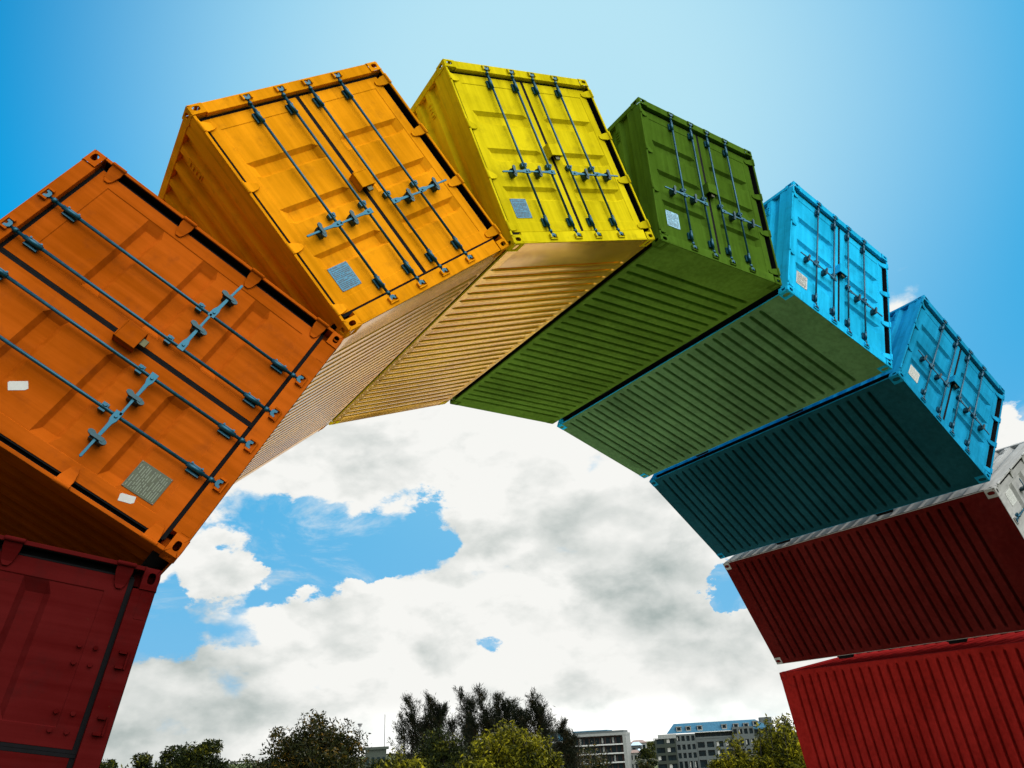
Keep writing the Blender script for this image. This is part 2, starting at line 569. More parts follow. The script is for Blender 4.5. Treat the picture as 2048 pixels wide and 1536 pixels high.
def underside_mb():
    """pressed sheet closing the inner face, crossed by round-ended beads"""
    mb = MB()
    ya, yb = 0.012, CD - 0.012
    xa, xb = -HW + 0.014, HW - 0.014
    y_first, y_last, nb = 0.62, CD - 0.36, 26
    pitch = (y_last - y_first) / (nb - 1)
    xe = HW - 0.085                                           # the beads end here
    prof = [(-0.20, 0), (-0.165, 0.03), (-0.14, 0.45), (-0.115, 0.92), (-0.05, 1), (0.05, 1), (0.115, 0.92), (0.14, 0.45), (0.165, 0.03), (0.20, 0)]
    ys = [(ya, 0.0, 0.0)]
    for i in range(nb):
        c = y_first + i * pitch
        for (s, h) in prof:
            ys.append((c + s * pitch, h, s / 0.165))
    ys.append((yb, 0.0, 0.0))
    xs = [xa, xa + 0.03]
    ends = [0, 0.012, 0.03, 0.05, 0.07, 0.085, 0.10, 0.12]
    left = [-xe + e for e in ends]
    xs += left + [-0.6, -0.2, 0.2, 0.6] + [-x for x in reversed(left)] + [xb - 0.03, xb]
    rp = 0.060
    P = []
    for (y, h, s) in ys:
        row = []
        for x in xs:
            d = xe - abs(x)
            if d <= 0:
                e = 0.0
            else:
                k = max(0.0, 1 - d / rp)
                q = math.sqrt(min(4, s * s + k * k))
                base = max(0.0, min(1.0, (1.0 - q) / 0.42))
                e = base * base * (3 - 2 * base) if k > 0 else None
            hh = h if e is None else min(h, e)
            row.append((x, y, 0.072 * hh))
        P.append(row)
    mb.grid(P, True)
    return mb

def door_mb(sx):
    """door leaf with three pressed bands and a thin frame seam"""
    mb = MB()
    x0, x1 = 0.024, HW - 0.090
    z0, z1 = 0.185, CH - 0.155
    yf = 0.060
    fr = 0.115
    xs = [(x0, 0, 0), (x0 + fr, 0, 0), (x0 + fr + 0.006, 1, 0), (x0 + fr + 0.075, 1, 1),
          (x1 - fr - 0.09, 1, 1), (x1 - fr - 0.006, 1, 0), (x1 - fr, 0, 0), (x1, 0, 0)]
    zz = [(z0, 0, 0), (z0 + 0.13, 0, 0), (z0 + 0.136, 1, 0)]
    for zc in (0.28 * CH, 0.49 * CH, 0.70 * CH):
        zz += [(zc - 0.100, 1, 0), (zc - 0.062, 1, 1), (zc + 0.050, 1, 1), (zc + 0.090, 1, 0)]
    zz += [(z1 - 0.136, 1, 0), (z1 - 0.13, 0, 0), (z1, 0, 0)]
    P = []
    for (z, a, b) in zz:
        P.append([(sx * x, yf + 0.006 * min(a, c) + 0.044 * b * d, z) for (x, c, d) in xs])
    mb.grid(P)
    # the leaf has thickness: edges and back
    yb = yf + 0.058
    def ring(pts):
        n = len(pts)
        for k in range(n - 1):
            p, q = pts[k], pts[k + 1]
            mb.add([p, q, (q[0], yb, q[2]), (p[0], yb, p[2])], [(0, 1, 2, 3)])
    ring(P[0]); ring(P[-1]); ring([r_[0] for r_ in P]); ring([r_[-1] for r_ in P])
    mb.add([(sx * x0, yb, z0), (sx * x1, yb, z0), (sx * x1, yb, z1), (sx * x0, yb, z1)], [(0, 1, 2, 3)])
    return mb

def hinge_mb(sx, z):
    mb = MB()
    xo, xi = HW - 0.004, HW - 0.090 - 0.085
    outl = [(sx * xo, z - 0.055), (sx * (xo - 0.06), z - 0.055), (sx * (xi + 0.03), z - 0.036), (sx * xi, z - 0.018),
            (sx * xi, z + 0.018), (sx * (xi + 0.03), z + 0.036), (sx * (xo - 0.06), z + 0.055), (sx * xo, z + 0.055)]
    # blade leans from the post flange down to the leaf
    n = len(outl)
    def yy(x):
        t = (xo - abs(x)) / (xo - xi)
        return 0.006 + 0.046 * min(1, max(0, (t - 0.1) / 0.5))
    vs = [(x, yy(x) - 0.006, z_) for x, z_ in outl] + [(x, yy(x) + 0.012, z_) for x, z_ in outl]
    fs = [(0, 1, 6, 7), (1, 2, 5, 6), (2, 3, 4, 5), (n, n + 7, n + 6, n + 1), (n + 1, n + 6, n + 5, n + 2), (n + 2, n + 5, n + 4, n + 3)]
    fs += [(k, n + k, n + (k + 1) % n, (k + 1) % n) for k in range(n)]
    mb.add(vs, fs)
    mb.tube((sx * (HW - 0.010), 0.004, z - 0.062), (sx * (HW - 0.010), 0.004, z + 0.062), 0.017, n=10)
    return mb

BAR_Y = 0.012
def bar_mb(x):
    mb = MB()
    zb, zt = 0.10, CH - 0.075
    mb.tube((x, BAR_Y, zb), (x, BAR_Y, zt), 0.0145, n=12)
    for z0, z1 in ((0.225, 0.375), (CH - 0.355, CH - 0.205)):     # sleeves that guide the bar
        mb.tube((x, BAR_Y, z0), (x, BAR_Y, z1), 0.0205, n=12)
        mb.box(x - 0.040, x + 0.040, 0.034, 0.057, z0 + 0.02, z1 - 0.02)
        for dz in (0.03, 0.12):
            mb.tube((x + 0.036, 0.036, z0 + dz), (x + 0.036, 0.020, z0 + dz), 0.009, n=6)
    mb.box(x - 0.030, x + 0.042, 0.010, 0.057, 1.075, 1.125)       # middle bracket
    mb.tube((x + 0.02, -0.010, 1.10), (x + 0.02, 0.012, 1.10), 0.016, n=8)
    for z0, s in ((zb - 0.012, 1), (zt + 0.012, -1)):              # forked cam heads
        mb.prism([(x - 0.036, z0 - 0.016 * s), (x - 0.016, z0 - 0.016 * s), (x - 0.010, z0), (x + 0.010, z0), (x + 0.016, z0 - 0.016 * s),
                  (x + 0.036, z0 - 0.016 * s), (x + 0.032, z0 + 0.016 * s), (x + 0.016, z0 + 0.030 * s), (x - 0.016, z0 + 0.030 * s), (x - 0.032, z0 + 0.016 * s)],
                 BAR_Y - 0.026, BAR_Y - 0.002)
        mb.tube((x, BAR_Y, z0 + 0.05 * s), (x, BAR_Y, z0 + 0.085 * s), 0.023, n=10)
    return mb

def keeper_mb(x, top):
    mb = MB()
    z = CH - 0.066 if top else 0.082
    s = -1 if top else 1
    for dx in (-0.048, 0.048):
        mb.box(x + dx - 0.009, x + dx + 0.009, -0.022, 0.012, z - 0.024, z + 0.024)
    mb.box(x - 0.057, x + 0.057, -0.012, 0.012, z - s * 0.036 - 0.006, z - s * 0.036 + 0.006)
    return mb

def handle_mb(x, sx, droop):
    """lever reaching towards the hinges, swung on a hub"""
    mb = MB()
    z = 0.985
    L = 0.40
    def pt(s, dz, y):
        return (x + sx * s, y, z + dz + droop * s)
    y0, y1 = -0.022, -0.008
    out = [(-0.03, -0.030), (0.050, -0.028), (0.085, -0.016), (0.30, -0.010), (L, -0.011), (L + 0.01, 0.0), (L, 0.011), (0.30, 0.010), (0.085, 0.016), (0.050, 0.028), (-0.03, 0.030)]
    n = len(out)
    vs = [pt(s, d, y0) for s, d in out] + [pt(s, d, y1) for s, d in out]
    mb.add(vs, [tuple(range(n)), tuple(reversed(range(n, 2 * n)))] + [(k, n + k, n + (k + 1) % n, (k + 1) % n) for k in range(n)])
    mb.tube(pt(0.02, 0, -0.032), pt(0.02, 0, -0.004), 0.013, n=8)
    return mb

def catch_mb(x, sx, droop):
    """two-eared latch that holds the lever"""
    mb = MB()
    z = 0.985
    cx, cz = x + sx * 0.225, z + droop * 0.225
    mb.box(cx - 0.026, cx + 0.026, -0.004, 0.058, cz - 0.050, cz + 0.050)
    for s in (-1, 1):
        c = Vector((cx + 0.010 * s, -0.030, cz + 0.052 * s))
        n = 12
        o1 = [(c.x + 0.021 * math.cos(2 * math.pi * k / n), c.z + 0.029 * math.sin(2 * math.pi * k / n)) for k in range(n)]
        mb.prism(o1, -0.036, -0.018)
        mb.tube((c.x, -0.018, c.z), (c.x, 0.03, c.z), 0.012, n=8)
    mb.box(cx - 0.016, cx + 0.016, -0.040, -0.023, cz - 0.05, cz + 0.05)
    return mb

def plate_mb(x0, x1, z0, z1):
    mb = MB()
    mb.box(x0, x1, 0.0605, 0.0645, z0, z1, 0)
    rr = random.Random(3)
    zc = z1 - 0.018
    while zc > z0 + 0.012:                                         # rows of stamped lettering
        x = x0 + 0.016
        while x < x1 - 0.03:
            l = rr.uniform(0.012, 0.085)
            mb.box(x, min(x + l, x1 - 0.014), 0.0595, 0.0608, zc - 0.0032, zc + 0.0032, 1)
            x += l + rr.uniform(0.005, 0.012)
            if rr.random() < 0.12:
                x += 0.04
        zc -= rr.choice((0.017, 0.017, 0.022))
    for px in (x0 + 0.008, x1 - 0.008):
        for pz in (z0 + 0.008, z1 - 0.008):
            mb.tube((px, 0.066, pz), (px, 0.057, pz), 0.006, n=6, mat=2)
    return mb

def container(i, pose, name, label, shell, under, plate_mat, plate_ink, locks=True, stickers=(), link=True, rail=0.16):
    x, z, th = pose
    c = empty(name, (x, 0, z), (0, th, 0), label, 'shipping container', 'containers stacked end to end in the rainbow arch')
    # castings, posts, rails
    for far in (0, 1):
        for top in (0, 1):
            for sx in (-1, 1):
                casting_mesh(sx, far, top).build('corner_casting', shell, c)
    for sx in (-1, 1):
        mb = MB()                                                  # door post: outer flange and the deep rebate the door closes into
        mb.box(sx * (HW - 0.030), sx * HW, 0.004, 0.135, 0.112, CH - 0.112)
        mb.box(sx * (HW - 0.125), sx * (HW - 0.031), 0.118, 0.134, 0.112, CH - 0.112)
        mb.build('corner_post', shell, c, 0.004)
        MB().box(sx * (HW - 0.10), sx * (HW - 0.002), CD - 0.105, CD - 0.004, 0.112, CH - 0.112).build('corner_post', shell, c, 0.006)
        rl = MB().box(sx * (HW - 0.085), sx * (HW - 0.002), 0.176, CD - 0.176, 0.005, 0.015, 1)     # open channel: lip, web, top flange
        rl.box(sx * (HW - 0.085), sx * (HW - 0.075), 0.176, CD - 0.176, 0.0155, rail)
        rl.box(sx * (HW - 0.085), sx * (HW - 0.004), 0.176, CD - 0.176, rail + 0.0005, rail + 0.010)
        rl.build('bottom_rail', [GAP_BLACK, shell], c)  # web and top flange blackened to hold the shade of the gap
        MB().box(sx * (HW - 0.060), sx * (HW - 0.003), 0.176, CD - 0.176, CH - 0.095, CH - 0.012).build('top_rail', shell, c, 0.006)
        side_panel_mb(sx, rail).build('side_panel', shell, c)
        v = MB()                                                   # louvred vent near the door
        xo = sx * (HW - 0.012)
        v.box(xo, xo + sx * 0.010, 0.50, 0.58, 2.13, 2.36)
        for k in range(4):
            v.box(xo + sx * 0.009, xo + sx * 0.020, 0.508, 0.572, 2.155 + 0.05 * k, 2.175 + 0.05 * k)
        v.build('vent', shell, c, 0.002)
    hx = HW - 0.160
    MB().box(-hx, hx, 0.006, 0.115, CH - 0.122, CH - 0.004).build('door_header', shell, c, 0.005)
    s = MB().box(-hx, hx, 0.006, 0.115, 0.004, 0.150)
    s.box(HW - 0.36, HW - 0.175, 0.0035, 0.0065, 0.02, 0.09).box(-HW + 0.175, -HW + 0.36, 0.0035, 0.0065, 0.02, 0.09)
    s.build('door_sill', shell, c, 0.004)
    MB().box(-HW + 0.10, HW - 0.10, CD - 0.10, CD - 0.006, CH - 0.10, CH - 0.008).build('end_rail', shell, c)
    MB().box(-HW + 0.10, HW - 0.10, CD - 0.10, CD - 0.006, 0.006, 0.12).build('end_rail', shell, c)
    rows = []
    for (sg, o) in corrugated(CW - 0.2, 0.045, 0.25, 0.06, 0.06):
        rows.append([(-HW + 0.10 + sg, CD - 0.02 - o, 0.12), (-HW + 0.10 + sg, CD - 0.02 - o, CH - 0.10)])
    MB().grid(rows).build('end_panel', shell, c)
    rows = []
    for (sg, o) in corrugated(CD - 0.24, 0.02, 0.21, 0.15, 0.1):
        rows.append([(-HW + 0.05, 0.12 + sg, CH - 0.02 - o), (HW - 0.05, 0.12 + sg, CH - 0.02 - o)])
    MB().grid(rows).build('roof_panel', shell, c)
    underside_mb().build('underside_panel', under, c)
    # doors
    doors = {}
    for sx in (-1, 1):
        d = door_mb(sx).build('door', shell, c, 0.0)
        doors[sx] = d
        for zf in (0.092, 0.365, 0.637, 0.908):
            hinge_mb(sx, zf * CH).build('hinge', shell, d, 0.002)
        g = MB()
        x0, x1 = 0.0225, HW - 0.088
        g.box(sx * x0, sx * x1, 0.068, 0.11, CH - 0.154, CH - 0.123)
        g.box(sx * x0, sx * x1, 0.068, 0.11, 0.151, 0.184)
        g.box(sx * (x1 + 0.0005), sx * (x1 + 0.012), 0.064, 0.105, 0.16, CH - 0.13)
        g.box(sx * (HW - 0.034), sx * (HW - 0.0305), 0.016, 0.1175, 0.16, CH - 0.13)  # black strip standing in for shade on the flange's inner wall
        g.box(sx * (HW - 0.0885), sx * (HW - 0.0345), 0.106, 0.1172, 0.16, CH - 0.13)  # back of the groove blackened for its shade too
        g.box(sx * 0.0008, sx * 0.0222, 0.062, 0.11, 0.152, CH - 0.124)
        g.build('gasket_and_groove_shade', RUBBER, d)
    # locking gear
    for k, bx in enumerate((-0.585, -0.175, 0.175, 0.585)):
        sx = -1 if bx < 0 else 1
        if locks:
            b = bar_mb(bx).build('locking_bar', STEEL, c)
            dr = random.uniform(-0.05, 0.05)
            handle_mb(bx, sx, dr).build('handle', STEEL_PALE, b, 0.002)
            catch_mb(bx, sx, dr).build('handle_catch', STEEL_DARK, b)
        for top in (0, 1):
            keeper_mb(bx, top).build('bar_keeper', shell, c)
        if not locks:                                              # only the bolts of the missing bars are left
            for z0 in (0.30, CH - 0.28, 1.04):
                for dx in (-0.055, 0.055):
                    for dz in (-0.05, 0.05):
                        MB().tube((bx + dx, 0.066, z0 + dz), (bx + dx, 0.044, z0 + dz), 0.016, n=6).build('bolt_head', shell, c)
    if locks:
        lb = MB()
        bx0, bx1, yo = -0.085, 0.095, -0.040
        lb.box(bx0, bx1, yo, 0.058, 1.405, 1.417)
        lb.box(bx0, bx1, yo, yo + 0.012, 1.235, 1.404)
        lb.box(bx0, bx0 + 0.012, yo + 0.0125, 0.058, 1.235, 1.404)
        lb.box(bx1 - 0.012, bx1, yo + 0.0125, 0.058, 1.235, 1.404)
        b = lb.build('lock_box', shell, c, 0.003)
        pl = MB()
        pl.box(-0.02, 0.045, -0.018, 0.010, 1.185, 1.255)
        pl.path([(-0.008, -0.004, 1.255), (-0.005, -0.004, 1.30), (0.0125, -0.004, 1.315), (0.03, -0.004, 1.30), (0.033, -0.004, 1.255)], [0.006] * 5)
        pl.build('padlock', BRASS, b, 0.003)
    if plate_mat:
        plate_mb(-HW + 0.245, -HW + 0.485, 0.375, 0.640).build('data_plate', [plate_mat, plate_ink, RUSTY], doors[-1])
    for (px, pz, yo, w_, h_, rot) in stickers:
        st = MB()
        cr, sr = math.cos(rot), math.sin(rot)
        ol = [(-w_ / 2, -h_ / 2), (w_ / 2 - 0.02, -h_ / 2), (w_ / 2, -h_ / 2 + 0.012), (w_ / 2, h_ / 2), (-w_ / 2 + 0.01, h_ / 2), (-w_ / 2, h_ / 2 - 0.01)]
        st.prism([(px + a * cr - b_ * sr, pz + a * sr + b_ * cr) for a, b_ in ol], yo, yo + 0.0025)
        st.build('sticker', STICKER, doors[-1])
    if link:                                                       # stub plates that weld it to the next container
        for yc in (2.0, 4.35):
            k = MB()
            k.box(HW - 0.002, HW + 0.075, yc - 0.16, yc + 0.16, 0.03, 0.09)
            k.box(HW - 0.002, HW + 0.06, yc - 0.11, yc + 0.11, 0.09, 0.30)
            k.tube((HW + 0.02, yc - 0.19, 0.06), (HW + 0.02, yc + 0.19, 0.06), 0.022, n=8)
            k.build('connecting_plate', GAP_BLACK, c)
    return c

POSES = [(-7.0325, 1.22, -1.4103), (-6.1609, 3.5745, -1.0627), (-4.6001, 5.5151, -0.709), (-2.4653, 6.7794, -0.3537), (0.0, 7.2261, -0.0019),
         (2.4617, 6.7717, 0.3504), (4.6596, 5.5122, 0.7013), (6.2335, 3.5609, 1.057), (7.0365, 1.1329, 1.4103)]

P_ = {
    'maroon': paint('maroon_paint', (0.056, 0.0022, 0.0022), 0.45),
    'burnt': paint('burnt_orange_paint', (0.36, 0.070, 0.0022), 0.42),
    'amber': paint('amber_paint', (0.66, 0.245, 0.003), 0.40),
    'yellow': paint('yellow_paint', (0.57, 0.46, 0.005), 0.40),
    'green': paint('green_paint', (0.055, 0.115, 0.010), 0.42),
    'sky': paint('light_blue_paint', (0.012, 0.42, 0.74), 0.40, rust=0.3),
    'blue': paint('mid_blue_paint', (0.008, 0.23, 0.42), 0.40, rust=0.3),
    'lilac': paint('pale_grey_lilac_paint', (0.33, 0.33, 0.32), 0.42),
    'red': paint('red_paint', (0.24, 0.012, 0.012), 0.42),
}
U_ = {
    'amber': paint('amber_reflective_underside', (0.97, 0.40, 0.020), 0.22, 0.40, 0.0, 0.06, 0.1, metal=0.7),  # metallic amber, brightened to carry the sky's reflection
    'gold': paint('gold_reflection_underside', (1.0, 0.44, 0.018), 0.22, 0.15, 0.0, 0.06, 0.1, metal=0.75),  # gold tint stands in for reflections on the yellow container
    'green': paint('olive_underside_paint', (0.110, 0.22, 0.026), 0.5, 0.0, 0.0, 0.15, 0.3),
    'sage': paint('green_bounce_underside', (0.105, 0.22, 0.09), 0.5, 0.0, 0.0, 0.15, 0.2),  # green bounce from the grass put into a blue container's underside colour
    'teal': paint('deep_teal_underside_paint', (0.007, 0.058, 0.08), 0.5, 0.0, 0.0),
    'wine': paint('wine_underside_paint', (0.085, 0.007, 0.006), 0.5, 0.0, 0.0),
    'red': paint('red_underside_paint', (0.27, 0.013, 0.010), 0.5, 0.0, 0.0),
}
PL_BLUE = plain('blue_anodised_plate', (0.012, 0.14, 0.24), 0.45, 0.1, 0.4, 40)
PL_DARK = plain('tarnished_plate', (0.03, 0.038, 0.018), 0.35, 0.4, 0.3, 30)
PL_PALE = plain('pale_blue_plate', (0.18, 0.38, 0.50), 0.4, 0.2, 0.2, 30)
PL_WHITE = plain('white_plate', (0.48, 0.49, 0.46), 0.45, 0, 0.12, 30)
INK_PALE = plain('worn_silver_lettering', (0.10, 0.12, 0.085), 0.4, 0.4)

container(1, POSES[0], 'shipping_container', 'dark maroon container with bare bolts and no locking bars, standing as the left foot',
          P_['maroon'], P_['maroon'], None, None, locks=False)
container(2, POSES[1], 'shipping_container', 'burnt orange container with two white stickers on its door, resting on the dark maroon one',
          P_['burnt'], P_['burnt'], PL_DARK, INK_PALE, stickers=((-0.786, 1.63, 0.0640, 0.125, 0.070, -0.85), (-1.035, 0.545, 0.0580, 0.11, 0.060, -1.25)))
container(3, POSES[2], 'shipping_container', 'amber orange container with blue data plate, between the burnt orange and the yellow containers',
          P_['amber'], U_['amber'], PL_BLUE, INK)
container(4, POSES[3], 'shipping_container', 'bright yellow container with gold reflection painted on its underside near the top of the arch',
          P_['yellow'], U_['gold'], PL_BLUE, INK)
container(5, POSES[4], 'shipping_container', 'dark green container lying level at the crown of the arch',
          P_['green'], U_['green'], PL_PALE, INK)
container(6, POSES[5], 'shipping_container', 'light sky blue container with green bounce painted on its underside, beside the dark green one',
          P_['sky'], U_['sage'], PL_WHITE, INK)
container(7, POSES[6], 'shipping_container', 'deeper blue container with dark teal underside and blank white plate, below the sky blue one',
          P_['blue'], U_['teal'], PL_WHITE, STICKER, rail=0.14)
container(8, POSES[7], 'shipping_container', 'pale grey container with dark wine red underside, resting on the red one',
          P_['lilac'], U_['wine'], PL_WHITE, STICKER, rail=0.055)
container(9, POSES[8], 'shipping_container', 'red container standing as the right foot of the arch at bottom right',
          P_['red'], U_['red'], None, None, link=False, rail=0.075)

# concrete pads under the two feet
CONC = plain('concrete', (0.32, 0.31, 0.29), 0.85, 0, 0.2, 5, 0.4)
for sg, lab in ((-1, 'concrete pad under the dark maroon container'), (1, 'concrete pad under the red container at the right foot')):
    p = MB()
    lowz = 0.004 if sg < 0 else -0.085
    xi = 6.84
    ol = [(sg * (xi - 0.25), -0.6), (sg * (xi + 2.9), -0.6), (sg * (xi + 2.9), lowz + 0.40), (sg * (xi + 2.55), lowz + 0.40), (sg * xi, lowz - 0.012), (sg * (xi - 0.25), lowz - 0.03)]
    p.prism(ol, -0.3, CD + 0.3)
    tag(p.build('concrete_pad', CONC, None, 0.01), lab, 'footing', 'pads under the feet of the arch')


# ------------------------------------------------------------------ trees
LEAF = {
    'dark': foliage('dark_leaves', [(0.003, 0.006, 0.002), (0.008, 0.013, 0.003), (0.018, 0.026, 0.004), (0.13, 0.12, 0.006)], 0.12),
    'rust': foliage('rust_tinged_leaves', [(0.004, 0.006, 0.002), (0.010, 0.012, 0.003), (0.022, 0.026, 0.004), (0.16, 0.085, 0.007)], 0.16),
    'olive': foliage('olive_yellow_leaves', [(0.006, 0.010, 0.002), (0.02, 0.026, 0.003), (0.15, 0.14, 0.006), (0.42, 0.36, 0.012)], 0.25),
    'needle': foliage('casuarina_needles', [(0.002, 0.004, 0.002), (0.005, 0.008, 0.003), (0.009, 0.012, 0.004), (0.03, 0.018, 0.005)], 0.06),
}

def leaf_quads(cent, size, elong=1.6, up=0.0, spread=None):
    """one small folded-free quad per centre, turned at random"""
    n = len(cent)
    a = rng.normal(size=(n, 3)); a[:, 2] += up * 3
    if spread is not None:
        a += spread * 1.5
    a /= np.linalg.norm(a, axis=1)[:, None]
    b = np.cross(a, rng.normal(size=(n, 3)))
    b /= np.linalg.norm(b, axis=1)[:, None]
    sz = size * rng.uniform(0.6, 1.3, size=(n, 1))
    a, b = a * sz * elong, b * sz
    v = np.empty((n, 4, 3))
    v[:, 0] = cent - a
    v[:, 1] = cent + b * 0.55
    v[:, 2] = cent + a
    v[:, 3] = cent - b * 0.55
    return v.reshape(-1, 3), [(4 * i, 4 * i + 1, 4 * i + 2, 4 * i + 3) for i in range(n)]

def crown_object(cents, size, mat, parent, name='crown', **kw):
    v, f = leaf_quads(np.asarray(cents), size, **kw)
    me = bpy.data.meshes.new(name)
    me.from_pydata(v.tolist(), [], f)
    me.materials.append(mat)
    o = bpy.data.objects.new(name, me)
    COL.objects.link(o)
    o.parent = parent
    return o

def limb(p0, p1, r0, r1, mb, n=5, bend=0.12):
    p0, p1 = Vector(p0), Vector(p1)
    L = (p1 - p0).length
    k = 5
    off_ = Vector(rng.normal(size=3)) * L * bend
    pts, rad = [], []
    for i in range(k + 1):
        t = i / k
        pts.append(p0.lerp(p1, t) + off_ * math.sin(math.pi * t) + Vector((0, 0, 0.10 * L * math.sin(math.pi * t))))
        rad.append(r0 + (r1 - r0) * t)
    mb.path(pts, rad, n)
    return pts

def broad_tree(name, uc, vtop, halfw, d, mat, label, cat, group, depth=None, trunk_frac=0.3, clumps=70, per=90, leaf=0.10, ragged=0.25, shoots=0):
    """a tree whose crown top and sides lie where the picture shows them"""
    top = at(uc, vtop, d)
    left, right = at(uc - halfw, vtop + 60, d), at(uc + halfw, vtop + 60, d)
    rx = (right - left).length / 2
    rd = math.hypot(top.x, top.y)
    base = Vector((top.x, top.y, gz(rd) - 0.05))
    H = top.z - base.z
    root = empty(name, base, (0, 0, 0), label, cat, group)
    ry = depth or rx * 0.9
    zc, rz = H * (0.5 + trunk_frac / 2), H * (0.5 - trunk_frac / 2)
    lobes = [(rng.normal(size=3), rng.uniform(0.6, 1.0)) for _ in range(7)]
    cl_pts = []
    while len(cl_pts) < clumps:
        q = rng.normal(size=3)
        q /= np.linalg.norm(q)
        r = rng.uniform(0.25, 1) ** 0.5
        bump = 1 + ragged * (math.sin(q[0] * 5 + lobes[0][1] * 9) * math.cos(q[1] * 4 + lobes[1][1] * 7) + 0.6 * math.sin(q[2] * 7 + q[0] * 6)) * 0.5 - ragged * 0.35 + rng.uniform(-ragged, ragged) * 0.4
        z = zc + q[2] * r * rz * min(1.0, bump)
        if z < H * trunk_frac * 0.6:
            continue
        cl_pts.append(Vector((q[0] * r * rx * bump, q[1] * r * ry * bump, min(z, H - 0.1))))
    mb = MB()
    th = H * (trunk_frac + 0.12)
    r0 = 0.035 * H
    mb.path([(0, 0, 0), (0.02 * H, 0.01 * H, th * 0.5), (0, 0, th)], [r0, r0 * 0.8, r0 * 0.65], 9)
    mains = sorted(cl_pts, key=lambda p: rng.random())[:9]
    ends = []
    for mpt in mains:
        ends += limb((0, 0, th * rng.uniform(0.75, 1.0)), mpt * 0.85 + Vector((0, 0, 0.1)), r0 * 0.42, r0 * 0.12, mb)[2:]
    for p in cl_pts:
        e = min(ends, key=lambda e_: (e_ - p).length)
        limb(e, p, r0 * 0.12, r0 * 0.04, mb, 4)
    cents, dirs = [], []
    cr = 0.30 * (rx * ry * rz) ** (1 / 3) * (70 / clumps) ** 0.33
    for p in cl_pts:
        k = int(2.3 * per * rng.uniform(0.5, 1.4))
        g = np.clip(rng.normal(size=(k, 3)), -1.7, 1.7) * cr * rng.uniform(0.55, 1.1) * np.array([0.62, 0.62, 0.5])
        cents.append(np.array(p) + g)
    for _ in range(shoots):                                        # upright shoots standing out of the top
        a, r = rng.uniform(0, 2 * math.pi), rng.uniform(0, 0.85)
        x, y = r * rx * math.cos(a), r * ry * math.sin(a)
        z = zc + rz * math.sqrt(max(0, 1 - r * r)) * 0.9
        L = rng.uniform(0.3, 0.95)
        tip = np.array((x + rng.normal() * 0.15, y + rng.normal() * 0.15, z + L))
        mb.path([Vector((x, y, z - 0.6)), Vector(tip)], [0.02, 0.006], 4)
        t = rng.uniform(-0.6, 1, size=(34, 1))
        cents.append(np.array((x, y, z)) + (tip - np.array((x, y, z))) * t + rng.normal(size=(34, 3)) * 0.09)
    mb.build('trunk', BARK, root)
    crown_object(np.concatenate(cents), leaf, mat, root)
    return root

def casuarina(uc, vtop, halfw, d, label, dens_=1.0, lean=0.0, bare=0.45):
    top = at(uc, vtop, d)
    hw = (at(uc + halfw, vtop, d) - at(uc - halfw, vtop, d)).length / 2
    rd = math.hypot(top.x, top.y)
    base = Vector((top.x, top.y, gz(rd) - 0.05))
    H = top.z - base.z
    root = empty('casuarina_tree', base, (0, 0, 0), label, 'tree', 'feathery casuarinas in the row beyond the arch')
    mb = MB()
    side = Vector((0.845, -0.53, 0))
    cents, sp = [], []
    n_st = 4
    for k in range(n_st):
        f = (k - (n_st - 1) / 2) / n_st * 2
        tip = side * (hw * f * 0.8 + lean * hw) + Vector((0, 0, H * (1.0 if k == 1 else rng.uniform(0.70, 0.94))))
        tip += Vector((rng.normal() * 0.15, rng.normal() * 0.3, 0))
        pts = limb((side.x * f * 0.1, side.y * f * 0.1, 0), tip, 0.020 * H, 0.02, mb, 6, 0.03)
        nb = int(40 * dens_)
        for b in range(nb):                                         # short rising branches hung with plumes of needles
            t = bare + (1 - bare) * (b + rng.random()) / nb
            i = min(len(pts) - 2, int(t * (len(pts) - 1)))
            p = pts[i].lerp(pts[i + 1], t * (len(pts) - 1) - i)
            a = rng.uniform(0, 2 * math.pi)
            L = hw * rng.uniform(0.35, 1.0) * (1.15 - t) * 2.3 + 0.42
            dirv = Vector((math.cos(a), math.sin(a), rng.uniform(0.9, 1.8))).normalized()
            q = p + dirv * L
            limb(p, q, 0.014, 0.005, mb, 4, 0.06)
            m = int(rng.integers(40, 80))
            tt = rng.uniform(0.15, 1.08, size=(m, 1))
            cents.append(np.array(p) + np.array(q - p) * tt + rng.normal(size=(m, 3)) * (0.10 + 0.08 * rng.random()))
            sp.append(np.tile(np.array(dirv), (m, 1)))
    mb.build('trunk', BARK, root)
    crown_object(np.concatenate(cents), 0.041, LEAF['needle'], root, elong=5.5, spread=np.concatenate(sp) * 1.2)
    return root

G_DARK = 'round-headed trees at the left edge of the opening'
broad_tree('round_tree', 218, 1508, 30, 62, LEAF['dark'], 'small dark round tree directly beside the dark maroon container', 'tree', G_DARK, clumps=40, per=80, leaf=0.085)
broad_tree('round_tree', 268, 1499, 42, 64, LEAF['dark'], 'dark round tree, second from the maroon container, low and domed', 'tree', G_DARK, clumps=50, per=90, leaf=0.085)
broad_tree('round_tree', 398, 1478, 58, 60, LEAF['dark'], 'largest of the dark domed trees, left of the rust tinged tree', 'tree', G_DARK, clumps=80, per=110, leaf=0.085, ragged=0.2)
broad_tree('round_tree', 336, 1502, 42, 61, LEAF['dark'], 'low dark shoulder tree leaning on the largest domed tree', 'tree', G_DARK, clumps=50, per=90, leaf=0.085)
broad_tree('round_tree', 490, 1510, 38, 63, LEAF['dark'], 'low dark tree just left of the rust tinged tree', 'tree', G_DARK, clumps=36, per=80, leaf=0.085)
broad_tree('spreading_tree', 632, 1440, 112, 56, LEAF['rust'], 'wide open-crowned tree tinged with rust, sky showing through its branches', 'tree', None, clumps=120, per=85, leaf=0.085, ragged=0.38, trunk_frac=0.25, shoots=10)
